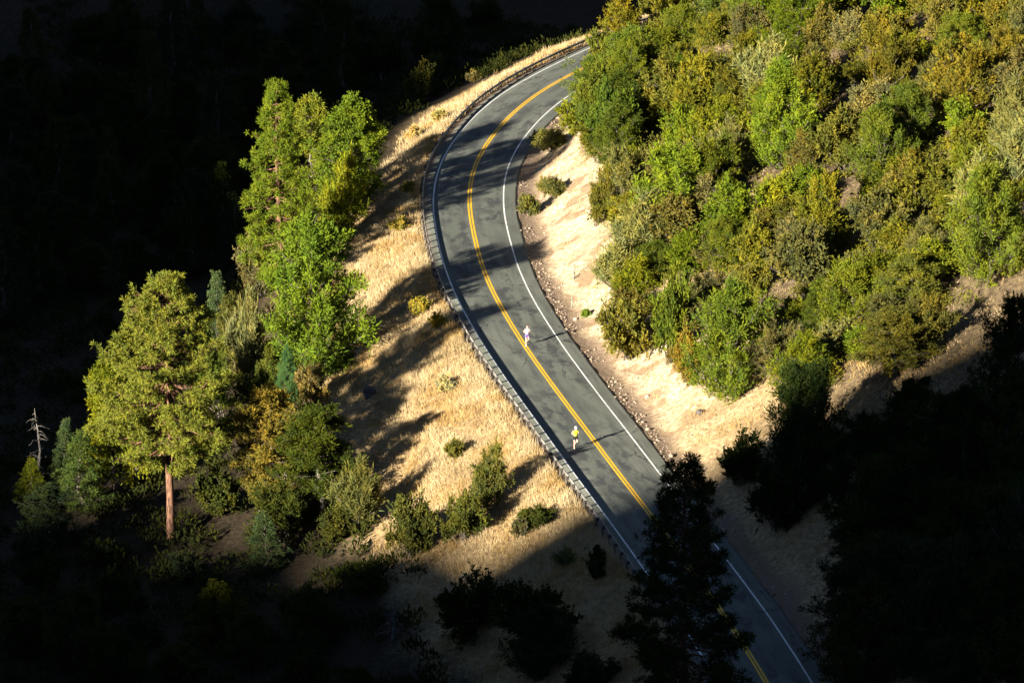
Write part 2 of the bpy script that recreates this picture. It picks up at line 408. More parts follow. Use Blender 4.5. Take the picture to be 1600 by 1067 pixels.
# ------------------------------------------------------------------ road and markings
def strip(name, offs, zs, mat, parent=None, step=1, lo=None, hi=None, uv=False):
    k = np.arange(0, len(cl), step)
    if lo is not None: k = k[(clen[k] > lo) & (clen[k] < hi)]
    m_ = len(offs); v = np.zeros((len(k), m_, 3))
    for j, (o, z) in enumerate(zip(offs, zs)):
        v[:, j, :2] = cl[k]+cn[k]*(o if np.ndim(o) == 0 else o[k][:, None]); v[:, j, 2] = z
    i = np.arange(len(k)-1)[:, None]*m_+np.arange(m_-1)[None]
    q = np.stack([i, i+1, i+m_+1, i+m_], -1).reshape(-1, 4)
    b = MB(); b.add(v.reshape(-1, 3), q); me = b.mesh(name, mat)
    if uv:
        U = np.stack([np.broadcast_to(np.array([o if np.ndim(o) == 0 else 0 for o in offs])[None], (len(k), m_)),
                      np.broadcast_to(clen[k][:, None], (len(k), m_))], -1).reshape(-1, 2)
        lay = me.uv_layers.new(name='road'); vi = np.empty(len(me.loops), np.int32); me.loops.foreach_get('vertex_index', vi)
        lay.data.foreach_set('uv', U[vi].astype(np.float32).ravel())
    return link(name, me, parent)
wob = lambda sc, am, sd: fbm(clen, clen*0, sc, sd, 3)*am
road = tag(strip('road', [-4.02, -3.95, -2.0, 0, 2.0, 3.95, 4.12+wob(2, .09, 3), 4.18+wob(2, .09, 3)], [-.10, -.004, .0, .02, .0, -.003, -.005, -.10], M['asphalt'], uv=True), kind='structure')
strip('white_line', [-3.24+wob(9, .03, 5), -3.12+wob(9, .03, 5)], [.004, .004], M['white_paint'], road)
strip('white_line', [2.91+wob(9, .03, 6), 3.03+wob(9, .03, 6)], [.002, .002], M['white_paint'], road)
strip('yellow_line', [-.19, -.045], [.0235, .0245], M['yellow_paint'], road)
strip('yellow_line', [.045, .19], [.0245, .0235], M['yellow_paint'], road)

# ------------------------------------------------------------------ guardrail
prof = np.array([(0, .37), (.03, .385), (.075, .41), (.075, .43), (.03, .46), (.0, .49), (.03, .52), (.075, .55), (.075, .57), (.03, .60), (0, .62)])
inner = prof[::-1]+np.array([-.012, 0]); prof = np.vstack([prof, inner])
RO = -4.14
lo_, hi_ = 70.0, clen[-1]-110
kk = np.where((clen > lo_) & (clen < hi_))[0]
guard = bpy.data.objects.new('guardrail', None); COL.objects.link(guard)
g0 = cl[kk[0]]+cn[kk[0]]*RO; guard.location = (g0[0], g0[1], -.05)
tag(guard, 'galvanised steel guardrail on short posts along the outside of the bend', 'guardrail')
v = np.zeros((len(kk), len(prof), 3))
for j, (o, z) in enumerate(prof):
    v[:, j, :2] = cl[kk]+cn[kk]*(RO+o)-g0; v[:, j, 2] = z+.05
m_ = len(prof); i = np.arange(len(kk)-1)[:, None]*m_+np.arange(m_)[None]; i2 = np.arange(len(kk)-1)[:, None]*m_+((np.arange(m_)+1) % m_)[None]
b = MB(); b.add(v.reshape(-1, 3), np.stack([i, i2, i2+m_, i+m_], -1).reshape(-1, 4))
link('rail', b.mesh('rail', M['galvanised']), guard)
def box(mb, c, h, r=.5):
    c = np.array(c, float); h = np.array(h, float)
    s = np.array([(-1, -1, -1), (1, -1, -1), (1, 1, -1), (-1, 1, -1), (-1, -1, 1), (1, -1, 1), (1, 1, 1), (-1, 1, 1)])
    mb.add(c+s*h, [(0, 3, 2, 1), (4, 5, 6, 7), (0, 1, 5, 4), (1, 2, 6, 5), (2, 3, 7, 6), (3, 0, 4, 7)], None, np.full(8, r))
b = MB(); box(b, (.02, 0, .05), (.06, .07, .55)); box(b, (.14, 0, .47), (.060, .055, .11))
pm = b.mesh('post', M['post_wood'])
for t_ in np.arange(lo_+1, hi_-1, 1.905):
    c = np.array([np.interp(t_, clen, cl[:, 0]), np.interp(t_, clen, cl[:, 1])]); n_ = unit(np.array([np.interp(t_, clen, cn[:, 0]), np.interp(t_, clen, cn[:, 1])]))
    q_ = c+n_*(RO-.215)-g0
    o = link('post', pm, guard); o.location = (q_[0], q_[1], .05); o.rotation_euler = (random.Random(int(t_*7)).uniform(-.03, .03), 0, math.atan2(n_[1], n_[0]))

# ------------------------------------------------------------------ plants: builders (each makes the two meshes of one kind)
def bez(a, m, b, n=6):
    t = np.linspace(0, 1, n)[:, None]; return (1-t)**2*a+2*t*(1-t)*m+t*t*b
class Twigs:
    """leafy twigs gathered from the branches of one plant, then turned into leaves all at once"""
    def __init__(s): s.b = []; s.d = []; s.l = []; s.t = []
    def add(s, b, d, l, t): s.b.append(b); s.d.append(d); s.l.append(l); s.t.append(t)
    def leaves(s, mb, rng, per, ll, lw, spread):
        b = np.concatenate(s.b); d = np.concatenate(s.d); l = np.concatenate(s.l); t = np.concatenate(s.t)
        i = np.repeat(np.arange(len(b)), per); n = len(i); u = np.tile(np.linspace(.05, 1, per), len(b))+rng.uniform(-.06, .06, n)
        p = b[i]+d[i]*(l[i]*u)[:, None]+rng.normal(size=(n, 3))*.025
        sz = rng.lognormal(0, .28, n)
        leaves(mb, p, unit(d[i]+rng.normal(size=(n, 3))*spread), ll*sz, lw*sz*rng.uniform(.8, 1.25, n), rng, np.clip(t[i]*.65+rng.random(n)*.4-.03, 0, 1))
def branch_out(st, tw, rng, P, out, ln, subs, ntw, up, tone, k0=.25, tl=.4, sub_r=.02, flat=1.0):
    """side branches along the limb P, each with a clump of twigs at its outer half"""
    tt = np.linspace(0, 1, len(P))
    for _ in range(subs):
        f = rng.uniform(k0, 1.0)**.8; b0 = np.array([np.interp(f, tt, P[:, q]) for q in range(3)])
        d = unit(out*rng.uniform(.0, .9)+np.array([0, 0, up*rng.uniform(.3, 1.1)])+rng.normal(size=3)*.55*np.array([1, 1, flat]))
        sl = ln*rng.uniform(.16, .42)*(1.15-.35*f)
        e = b0+d*sl; m = (b0+e)/2+rng.normal(size=3)*.06*sl
        tube(st, np.stack([b0, m, e]), [sub_r, sub_r*.65, sub_r*.25], 3, cap=False)
        q = rng.uniform(.2, 1.0, ntw)[:, None]; bb = b0+(e-b0)*q+rng.normal(size=(ntw, 3))*.04*ln
        dd = unit(d+np.array([0, 0, up*.55])+rng.normal(size=(ntw, 3))*.62)
        tw.add(bb, dd, tl*rng.uniform(.45, 1.3, ntw), np.full(ntw, np.clip(tone+rng.normal()*.22, 0, 1))+rng.normal(size=ntw)*.08)

def kind_shrub(seed, Rr=1.9, H=2.6, nst=14, subs=9, ntw=9, per=11, ll=.16, lw=.06, up=.8, tl=.40, skew=.25, mat='leaf'):
    """many stems from one root, fanning out; a ragged crown of leafy twigs"""
    rng = np.random.default_rng(seed); st = MB(); tw = Twigs(); sk = rng.normal(size=2)*skew*Rr
    for i in range(nst):
        a = i*2.4+rng.uniform(-.5, .5); le = math.sqrt((i+.5)/nst)*rng.uniform(.72, 1.12)
        e = np.array([Rr*.86*le*math.cos(a)+sk[0], Rr*.86*le*math.sin(a)+sk[1], H*(1-.62*le*le)*rng.uniform(.62, 1.08)])
        b0 = np.append(rng.normal(size=2)*.08*Rr, -.25); m = np.array([e[0]*.35, e[1]*.35, e[2]*rng.uniform(.45, .75)])
        P = bez(b0, m, e); tube(st, P, np.linspace(.05, .012, 6)*Rr/1.9, 4)
        o = unit(np.array([math.cos(a), math.sin(a), 0])*le+np.array([0, 0, .25]))
        branch_out(st, tw, rng, P, o, Rr*.95, subs, ntw, up, rng.random(), .28, tl*Rr/1.9, .016*Rr/1.9)
    mb = MB(); tw.leaves(mb, rng, per, ll, lw, .62)
    return mb.mesh('crown', M[mat]), st.mesh('stems', M['bark_grey'])

def kind_tree(seed, Rr=2.6, H=8.0, nl=44, subs=9, ntw=8, per=9, ll=.17, lw=.068, base=.1, shape='egg', up=.6, rise=.35, tl=.42, rt=.2, skirt=0):
    """one trunk, limbs all the way up, side branches and leafy twigs inside an uneven outline"""
    rng = np.random.default_rng(seed); st = MB(); tw = Twigs()
    zz = np.linspace(-.4, H*.95, 8); w = np.cumsum(rng.normal(size=(8, 2))*.05*Rr, 0); w -= w[0]
    ax = np.stack([w[:, 0], w[:, 1], zz], 1); tube(st, ax, np.linspace(rt, .02, 8)*H/8, 8)
    ph = rng.uniform(0, 6.28, 4)
    for i in range(nl):
        t = (i+rng.random())/nl; h = H*(base+(1-base)*.96*t); a = i*2.4+rng.uniform(-.5, .5)
        if shape == 'egg': env = math.sin(min(1, t*.86+.20)*math.pi*.97)**.7*(1.05-.2*t)
        elif shape == 'cone': env = (1-t)**.72*min(1, t*5+.62)
        elif shape == 'dome': env = math.sqrt(max(0, 1-t**2.1))*min(1, t*4+.75)
        else: env = math.sqrt(max(0, 1-(1.6*t-.6)**2))
        env *= 1+.22*math.sin(a*2+ph[0])*math.sin(t*7+ph[1])+.16*math.sin(a*3+t*11+ph[2])
        ln = Rr*env*rng.uniform(.62, 1.14)+.12*Rr
        x0 = np.array([np.interp(h, zz, ax[:, 0]), np.interp(h, zz, ax[:, 1]), h-rise*ln*.6])
        o = np.array([math.cos(a), math.sin(a), 0]); e = x0+o*ln*.86+np.array([0, 0, rise*ln+rng.normal()*.1*Rr]); m = x0+o*ln*.5+np.array([0, 0, rise*ln*.2])
        P = bez(x0, m, e, 5); tube(st, P, np.linspace(.05, .012, 5)*H/8, 4)
        branch_out(st, tw, rng, P, o, max(ln, .35*Rr)*.95, subs, ntw, up, rng.random(), .2, tl, .015)
    mb = MB(); tw.leaves(mb, rng, per, ll, lw, .55)
    return mb.mesh('crown', M['leaf']), st.mesh('trunk', M['bark_grey'])

def kind_pine(seed, H=21, Rr=5.2, base=.34, prof='round', nb=120, tuft=.42, needles=16, bark='bark_pine', rt=.42, droop=.12, dense=1.0, nw=.055):
    rng = np.random.default_rng(seed); st = MB()
    zz = np.linspace(-.6, H*.985, 12); wx = np.cumsum(rng.normal(size=12)*.09); wy = np.cumsum(rng.normal(size=12)*.09); wx -= wx[0]; wy -= wy[0]
    ax = np.stack([wx, wy, zz], 1); tube(st, ax, rt*np.clip(1-zz/H, .03, 1)**.8+.02, 10)
    tc = []; td = []; tr = []
    for i in range(nb):
        t = (i+rng.random())/nb; h = H*(base+(1-base)*.97*t); a = i*2.399+rng.uniform(-.5, .5)
        if prof == 'round': env = max(0, 1-t**1.8)**.62*(.99-.1*t)*min(1, .68+t*1.6)+.05
        elif prof == 'cone': env = (1-t)**.8*min(1, .6+t*3)+.05
        else: env = (1-t)**.6*min(1, .55+t*2.2)+.07
        ln = Rr*env*(rng.uniform(.62, 1.12) if prof != 'round' else rng.uniform(.5, 1.15)); x0 = np.array([np.interp(h, zz, wx), np.interp(h, zz, wy), h])
        o = np.array([math.cos(a), math.sin(a), 0]); rise = (.5*t-.22)+rng.uniform(-.1, .1)
        q = np.linspace(0, 1, 6)[:, None]
        P = x0+o*ln*q+np.array([0, 0, 1.0])*(rise*ln*q-droop*ln*np.sin(q*math.pi)*.9+.10*ln*q**3)+np.concatenate([np.zeros((1, 3)), rng.normal(size=(5, 3))*.035*ln])
        tube(st, P, np.linspace(.05+.012*ln, .012, 6)*H/21, 5)
        nsub = int((3+ln*2.3)*dense)
        for s_ in range(nsub):
            f = rng.uniform(.28, 1.0)**.75; b0 = np.array([np.interp(f, q[:, 0], P[:, j]) for j in range(3)])
            sdn = unit(o*rng.uniform(.2, 1)+np.cross(o, (0, 0, 1))*rng.choice([-1, 1])*rng.uniform(.3, 1)+np.array([0, 0, rng.uniform(-.05, .55)]))
            sl_ = ln*rng.uniform(.12, .30)*(1.15-f*.5)+.15
            e_ = b0+sdn*sl_
            if sl_ > .4: tube(st, [b0, (b0+e_)/2+np.array([0, 0, -.04]), e_], [.022, .015, .008], 3)
            for w_ in range(2 if sl_ < .7 else 3):
                tc.append(b0+sdn*sl_*(1-w_*.33)+rng.normal(size=3)*.10); td.append(unit(sdn+np.array([0, 0, .45]))); tr.append(rng.random())
        tc.append(P[-1]); td.append(unit(o+np.array([0, 0, .6]))); tr.append(rng.random())
    tc.append(np.array([wx[-1], wy[-1], H*.99])); td.append(np.array([0, 0, 1.0])); tr.append(.5)
    tc = np.array(tc); td = np.array(td); tr = np.array(tr); n = len(tc)
    mb = MB()
    for j in range(needles):
        dj = unit(td*.55+unit(rng.normal(size=(n, 3)))*.95)
        leaves(mb, tc+dj*.03, dj, tuft*rng.uniform(.65, 1.15, n), nw*rng.uniform(.8, 1.3, n), rng, np.clip(tr*.55+rng.random(n)*.45, 0, 1))
    return mb.mesh('crown', M['needle']), st.mesh('trunk', M[bark], True)

def kind_snag(seed, H=6.5, nb=26, rb=1.5):
    rng = np.random.default_rng(seed); st = MB(); brs = []
    zz = np.linspace(-.3, H, 9); wx = np.cumsum(rng.normal(size=9)*.05); wy = np.cumsum(rng.normal(size=9)*.05); wx -= wx[0]; wy -= wy[0]
    tube(st, np.stack([wx, wy, zz], 1), np.linspace(.14, .015, 9), 7)
    for i in range(nb):
        t = rng.uniform(.12, .95); h = H*t; a = i*2.4+rng.uniform(-.4, .4); ln = rb*(1.05-t)*rng.uniform(.5, 1.2)+.15
        o = np.array([math.cos(a), math.sin(a), 0]); x0 = np.array([np.interp(h, zz, wx), np.interp(h, zz, wy), h]); q = np.linspace(0, 1, 5)[:, None]
        P = x0+o*ln*q+np.array([0, 0, 1.0])*(.35*ln*q-.55*ln*q*q)+np.concatenate([np.zeros((1, 3)), rng.normal(size=(4, 3))*.05])
        br = MB(); brs.append(br); tube(br, P, np.linspace(.035, .008, 5), 4)
        for _ in range(3):
            s0 = P[rng.integers(1, 5)]; tube(br, [s0, s0+unit(o+rng.normal(size=3)*.8)*ln*.3], [.012, .004], 3)
    return [b_.mesh('branch', M['dead_wood']) for b_ in brs], st.mesh('trunk', M['dead_wood'])

KN = {}
for i in range(10):
    KN['shrub%d' % i] = kind_shrub(100+i, 1.9, [2.8, 2.4, 3.2, 2.6, 2.2, 3.0, 2.7, 2.5, 3.3, 2.3][i], [14, 16, 11, 15, 17, 12, 13, 15, 10, 12][i], 10, 9, 11,
                                   [.16, .14, .19, .15, .13, .22, .16, .14, .2, .15][i], [.062, .058, .05, .066, .056, .045, .06, .066, .048, .055][i],
                                   [.7, .5, 1.1, .7, .35, 1.3, .9, .5, 1.3, .6][i], [.40, .36, .5, .38, .34, .55, .42, .36, .55, .45][i])
for i, sh in enumerate(['egg', 'cone', 'dome', 'egg', 'dome']):
    KN['juniper%d' % i] = kind_tree(200+i, 2.3, [5.6, 6.4, 4.6, 5.0, 6.2][i], [52, 56, 48, 50, 60][i], 10, 8, 8, .17, .044, .03, sh, 1.25, .55, .46, .17)
for i in range(3):
    KN['tree%d' % i] = kind_tree(300+i, 2.6, 8.0, [46, 42, 50][i], 10, 9, 13, .135, .052, .12, ['egg', 'cone', 'dome'][i], .6, .3, .46)
KN['broom'] = kind_shrub(401, 1.9, 2.9, 20, 9, 8, 9, .30, .04, 1.7, .6, .1)
KN['sage'] = kind_shrub(402, .7, .75, 12, 6, 6, 7, .10, .038, .9, .45, .1)
KN['sage1'] = kind_shrub(403, .7, .65, 13, 6, 6, 7, .10, .042, .7, .45, .15)
KN['pine_big'] = kind_pine(11, 21, 5.6, .33, 'round', 150, .44, 18, dense=1.0, rt=.33)
KN['pine_cone'] = kind_pine(12, 16, 3.4, .12, 'cone2', 130, .36, 19, rt=.26, dense=1.15, nw=.042)
KN['pine_dark'] = kind_pine(13, 20, 4.6, .10, 'cone2', 125, .46, 15, rt=.3, dense=1.2, nw=.06)
KN['fir'] = kind_pine(14, 7, 1.8, .06, 'cone', 90, .22, 12, 'bark_grey', rt=.13, dense=1.3, nw=.045)
KN['snag'] = kind_snag(21)
KN['snag1'] = kind_snag(22, 5, 34, 2.4)

def put(kind, name, label, cat, pos, w=1.0, h=None, rz=None, col=(.08, .09, .02), group=None, lean=0.0):
    h = w if h is None else h
    e = bpy.data.objects.new(name, None); COL.objects.link(e); e.empty_display_size = .3
    e.location = (pos[0], pos[1], pos[2]-.02)
    rr = random.Random(int(pos[0]*131+pos[1]*977))
    e.rotation_euler = (lean*rr.uniform(-1, 1), lean*rr.uniform(-1, 1), rr.uniform(0, 6.28) if rz is None else rz); e.scale = (w, w, h)
    tag(e, label, cat, group)
    cm, sm = KN[kind]
    for c_ in (cm if isinstance(cm, list) else [cm]):
        a = link(c_.name.split('.')[0], c_, e); a.color = (*col, 1)
    link(sm.name.split('.')[0], sm, e)
    return e
def put_px(kind, name, label, cat, base, top_y, width, size, col, group=None, rz=None, grow=1.0):
    """base pixel on the terrain, pixel row of the top and width in pixels; size = (radius, height) of the kind"""
    P = hit(*base); s = ppm(P); hh = (base[1]-top_y)/(s*math.cos(R(PITCH)))*grow
    return put(kind, name, label, cat, P, (width/s/2)/size[0], hh/size[1], rz, col, group)
exec_after = []

# palette (albedo)
OLIVE = (.125, .120, .018); MOSS = (.120, .136, .018); GREEN = (.102, .145, .016); BRIGHT = (.110, .165, .022)
BLUE = (.075, .110, .060); YELL = (.150, .165, .018); RUST = (.135, .108, .022); SAGE = (.175, .175, .085); GREY = (.14, .122, .068); PINE = (.160, .175, .038)
SZ = {'shrub': (1.9, 2.6), 'broom': (1.9, 2.8), 'sage': (.75, .8), 'sage1': (.75, .7), 'tree': (2.6, 8.0), 'pine_big': (5.2, 21), 'pine_cone': (3.3, 16), 'pine_dark': (4.6, 20), 'fir': (1.8, 7), 'snag': (1.5, 6.5), 'snag1': (2.4, 5)}
def size(k):
    if k.startswith('juniper'): return (2.35, [5.6, 6.4, 4.6, 5.0, 6.2][int(k[-1])])
    return SZ.get(k) or SZ[k.rstrip('0123456789')]

# ------------------------------------------------------------------ named plants (base pixel, top row, width in photo pixels)
PL = [
 # kind, name, label, category, base, top, width, colour (darkened where the plant stands in shade)
 ('pine_big', 'pine_tree', 'tall sunlit pine with rounded crown and bare reddish lower trunk', 'pine tree', (267, 848), 428, 205, PINE),
 ('pine_cone', 'pine_tree', 'tall pointed sunlit pine, highest tree of the clump beside the bend', 'pine tree', (441, 475), 130, 122, (.125, .168, .022)),
 ('tree1', 'pine_tree', 'yellow green tree peeking out left of the big round pine', 'tree', (185, 770), 560, 110, YELL),
 ('tree0', 'broadleaf_tree', 'round dark sided green tree at the right of the pointed pine', 'tree', (548, 350), 156, 125, (.115, .160, .020)),
 ('tree2', 'broadleaf_tree', 'grey green tree squeezed between the pointed pine and the round tree', 'tree', (492, 350), 158, 115, (.150, .170, .030)),
 ('juniper4', 'juniper_tree', 'broad bright green juniper at the edge of the straw slope', 'juniper tree', (490, 592), 360, 165, BRIGHT),
 ('shrub2', 'shrub', 'yellow green shrub at the foot of the pointed pine', 'shrub', (515, 392), 285, 100, YELL),
 ('broom', 'shrub', 'pale sage coloured upright shrub right of the pointed pine', 'shrub', (556, 330), 262, 50, SAGE),
 ('shrub4', 'shrub', 'brown grey half bare shrub left above the bright broad juniper', 'shrub', (408, 462), 355, 95, GREY),
 ('broom', 'shrub', 'thin pale twiggy shrub between round pine and broad juniper', 'shrub', (388, 610), 490, 70, SAGE),
 ('juniper1', 'juniper_tree', 'small blue green pointed juniper below the broad bright juniper', 'juniper tree', (450, 632), 545, 42, (.07, .14, .06)),
 ('fir', 'fir_tree', 'blue green spire just behind the round pine\'s right shoulder', 'fir tree', (342, 560), 425, 60, BLUE),
 ('tree1', 'broadleaf_tree', 'small green pine with brownish top right of the round pine', 'tree', (372, 590), 462, 70, (.10, .10, .03)),
 ('shrub1', 'shrub', 'tan orange autumn shrub beside the small pointed juniper', 'shrub', (492, 632), 560, 60, (.18, .14, .06)),
 ('tree2', 'broadleaf_tree', 'autumn tree with golden tan leaves at its sunlit top', 'tree', (422, 795), 608, 135, (.165, .130, .034)),
 ('tree0', 'broadleaf_tree', 'dark green tree half in shadow right of the golden autumn tree', 'tree', (505, 800), 632, 145, (.05, .065, .014)),
 ('snag', 'dead_tree', 'bleached bare dead tree at the far left', 'dead tree', (62, 762), 636, 75, BLUE),
 ('fir', 'fir_tree', 'pale green fir right beside the bleached dead tree', 'fir tree', (106, 760), 655, 50, BLUE),
 ('fir', 'fir_tree', 'fir with sunlit tip between bleached dead tree and round pine', 'fir tree', (135, 800), 672, 95, (.06, .09, .03)),
 ('fir', 'fir_tree', 'low dim fir below the bleached dead tree', 'fir tree', (55, 790), 715, 60, MOSS),
 ('fir', 'fir_tree', 'small lone fir in half shade right of the round pine\'s trunk', 'fir tree', (408, 895), 800, 75, BLUE),
 ('broom', 'shrub', 'round grey green brushy shrub, leftmost on the straw slope', 'shrub', (560, 828), 742, 92, (.115, .115, .045)),
 ('shrub1', 'shrub', 'olive shrub right of the round brushy grey green shrub', 'shrub', (645, 872), 770, 90, (.09, .095, .03)),
 ('shrub2', 'shrub', 'olive shrub casting a shadow on the straw slope', 'shrub', (755, 800), 725, 80, (.095, .10, .032)),
 ('shrub6', 'shrub', 'dark olive shrub in front of the shrub on the straw slope', 'shrub', (722, 850), 775, 85, (.085, .09, .025)),
 ('shrub4', 'shrub', 'low spreading shrub at the shade edge on the straw slope', 'shrub', (845, 822), 787, 75, (.06, .075, .022)),
 ('sage1', 'shrub', 'grey twiggy clump left of the low spreading shade edge shrub', 'shrub', (812, 838), 812, 42, GREY),
 ('juniper0', 'juniper_tree', 'small dark juniper alone on the shaded slope by the guardrail', 'juniper tree', (932, 905), 852, 36, (.03, .045, .018)),
 ('sage', 'sagebrush', 'silvery sagebrush on the shaded slope below the guardrail', 'sagebrush', (884, 885), 858, 46, SAGE),
 ('sage', 'sagebrush', 'silvery sagebrush in the middle of the straw slope', 'sagebrush', (697, 612), 588, 40, (.34, .30, .20)),
 ('sage1', 'rabbitbrush', 'low olive bush alone on the lower straw slope', 'bush', (709, 716), 690, 40, (.13, .12, .03)),
 ('sage1', 'rabbitbrush', 'upper of two yellow flowering bushes near the guardrail', 'bush', (658, 492), 468, 44, (.32, .25, .05)),
 ('sage', 'rabbitbrush', 'lower of two yellow flowering bushes near the guardrail', 'bush', (684, 512), 490, 34, (.36, .25, .03)),
 ('sage', 'rabbitbrush', 'yellow bush on the straw slope where the bend is sharpest', 'bush', (624, 362), 340, 42, (.30, .24, .06)),
 ('sage1', 'rabbitbrush', 'small yellow bush touching the guardrail above the sharpest bend', 'bush', (638, 302), 286, 28, (.30, .25, .07)),
 ('sage', 'rabbitbrush', 'pale dry bush outside the guardrail, beyond the tree shadows', 'bush', (648, 218), 198, 34, (.42, .30, .15)),
 ('sage1', 'rabbitbrush', 'pale yellow bush outside the far guardrail', 'bush', (686, 190), 174, 34, (.40, .31, .12)),
 ('sage', 'rabbitbrush', 'straw coloured bush by the guardrail near the top of the bend', 'bush', (740, 128), 112, 34, (.38, .30, .13)),
 ('shrub3', 'shrub', 'dim lit shrub beyond the far bend in the dark canyon', 'shrub', (650, 165), 108, 62, (.10, .10, .03)),
 ('shrub5', 'shrub', 'dim shrub right behind the lit one in the dark canyon', 'shrub', (682, 132), 92, 40, (.08, .09, .03)),
 ('shrub0', 'shrub', 'green shrub in the gap under the pointed pine and broad juniper', 'shrub', (455, 425), 350, 95, MOSS),
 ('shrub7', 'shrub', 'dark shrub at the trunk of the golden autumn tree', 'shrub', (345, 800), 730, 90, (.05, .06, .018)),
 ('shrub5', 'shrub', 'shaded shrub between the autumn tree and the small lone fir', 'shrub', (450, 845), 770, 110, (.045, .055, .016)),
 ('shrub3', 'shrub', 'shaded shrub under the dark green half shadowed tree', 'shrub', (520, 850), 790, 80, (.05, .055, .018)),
 ('shrub8', 'shrub', 'green shrub between round pine and the twiggy pale shrub', 'shrub', (350, 660), 560, 90, (.085, .11, .022)),
 ('shrub2', 'shrub', 'leafy shrub left of the small pointed juniper', 'shrub', (408, 620), 560, 60, (.10, .12, .03)),
 ('shrub6', 'shrub', 'shaded shrub beside the black pine, right of the road', 'shrub', (1215, 830), 745, 100, (.03, .042, .016)),  # this and the next four: foliage colour darkened to imitate shade
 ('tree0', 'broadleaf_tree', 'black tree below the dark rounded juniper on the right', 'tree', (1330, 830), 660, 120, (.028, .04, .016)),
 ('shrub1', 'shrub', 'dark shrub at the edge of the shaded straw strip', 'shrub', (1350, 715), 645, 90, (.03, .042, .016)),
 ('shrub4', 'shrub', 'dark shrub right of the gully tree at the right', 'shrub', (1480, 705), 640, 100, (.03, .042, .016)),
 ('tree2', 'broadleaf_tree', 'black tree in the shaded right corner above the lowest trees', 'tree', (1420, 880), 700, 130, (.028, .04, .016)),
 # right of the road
 ('sage1', 'shrub', 'small olive shrub low on the pale cut, nearest the road', 'shrub', (828, 336), 308, 42, (.13, .13, .04)),
 ('shrub1', 'shrub', 'small round olive shrub in the middle of the pale cut', 'shrub', (868, 312), 275, 40, (.12, .12, .045)),
 ('sage', 'shrub', 'tiny yellowish tuft left of the round shrub on the cut', 'shrub', (848, 300), 278, 22, (.20, .18, .05)),
 ('shrub4', 'shrub', 'pale green low shrub at the top of the pale cut', 'shrub', (866, 236), 198, 62, (.13, .13, .05)),
 ('sage', 'shrub', 'little green bush beside the rubble inside the bend', 'shrub', (840, 225), 206, 28, (.12, .13, .03)),
 ('snag1', 'dead_shrub', 'small leafless grey shrub on the pale cut slope', 'dead shrub', (896, 438), 408, 40, GREY),
 ('sage1', 'sagebrush', 'bright green tuft by the marker post', 'bush', (914, 496), 484, 18, (.12, .2, .03)),
 ('juniper1', 'juniper_tree', 'bright green pointed juniper standing out on the sunlit hillside', 'juniper tree', (1222, 262), 106, 122, BRIGHT),
 ('juniper2', 'juniper_tree', 'rounded bright green juniper left of the pointed one', 'juniper tree', (1050, 355), 235, 135, BRIGHT),
 ('juniper0', 'juniper_tree', 'big egg shaped green juniper at the hill\'s foot', 'juniper tree', (1140, 622), 452, 130, (.088, .130, .022)),
 ('juniper3', 'juniper_tree', 'yellow green rounded juniper right of the big egg shaped one', 'juniper tree', (1252, 625), 525, 95, (.095, .125, .016)),
 ('juniper3', 'juniper_tree', 'tall pale green juniper near the right edge of the hillside', 'juniper tree', (1545, 440), 275, 130, (.095, .130, .022)),
 ('juniper0', 'juniper_tree', 'mid green juniper right of the pointed bright one', 'juniper tree', (1385, 300), 170, 100, (.08, .112, .022)),
 ('tree0', 'broadleaf_tree', 'spreading tree with dark trunks at the foot of the hillside', 'tree', (1400, 590), 478, 125, (.08, .085, .025)),
 ('shrub2', 'tree', 'small spreading tree with visible stems on the straw strip', 'tree', (1440, 555), 480, 95, (.09, .09, .03)),
 ('juniper2', 'juniper_tree', 'lime green juniper in the middle of the hillside foot', 'juniper tree', (1330, 520), 415, 110, (.10, .13, .02)),
 ('tree2', 'broadleaf_tree', 'light green leafy tree near the right end of the hillside foot', 'tree', (1420, 500), 400, 95, (.10, .12, .03)),
 ('shrub1', 'shrub', 'olive shrub at the lower left corner of the brush', 'shrub', (985, 560), 455, 95, (.10, .105, .03)),
 ('shrub3', 'shrub', 'green shrub above the cut beside the lowest brush', 'shrub', (1045, 570), 440, 80, (.07, .10, .02)),
 ('shrub6', 'shrub', 'orange tinged shrub left of the big egg shaped juniper', 'shrub', (1072, 598), 530, 60, (.15, .12, .03)),
 ('shrub5', 'shrub', 'grey green tall shrub above the pale cut slope', 'shrub', (975, 330), 240, 80, (.10, .11, .05)),
 ('shrub2', 'shrub', 'shrub overhanging the pale cut with drooping leaves', 'shrub', (932, 355), 285, 62, (.09, .095, .025)),
 ('shrub0', 'shrub', 'green shrub hiding the inner edge line at the bend', 'shrub', (925, 225), 128, 90, (.075, .10, .022)),
 ('shrub3', 'shrub', 'leafy shrub hanging over the far yellow line', 'shrub', (945, 140), 50, 80, (.08, .10, .022)),
 ('juniper0', 'juniper_tree', 'yellow green juniper behind the shrub that hides the far road', 'juniper tree', (975, 160), 62, 70, (.09, .12, .018)),
 ('shrub2', 'shrub', 'olive shrub at the top left tip of the hillside', 'shrub', (985, 75), 8, 80, OLIVE),
 ('shrub6', 'shrub', 'dark green shrub at the brush edge above the round pale cut shrubs', 'shrub', (965, 245), 150, 95, (.05, .085, .018)),
 ('shrub8', 'shrub', 'tall shrub at the very top where the road disappears', 'shrub', (1012, 48), -28, 110, (.10, .105, .024)),
 ('shrub5', 'shrub', 'grey olive shrub at the top edge right of the disappearing road', 'shrub', (1068, 30), -40, 110, (.11, .11, .03)),
 ('shrub3', 'shrub', 'olive shrub leaning over the far guardrail end', 'shrub', (975, 58), 5, 62, (.10, .10, .024)),
 # shade at the right, also put into the dark plant colours
 ('juniper2', 'juniper_tree', 'dark shaded juniper just below the yellow green rounded one', 'juniper tree', (1262, 735), 575, 130, (.035, .055, .02)),
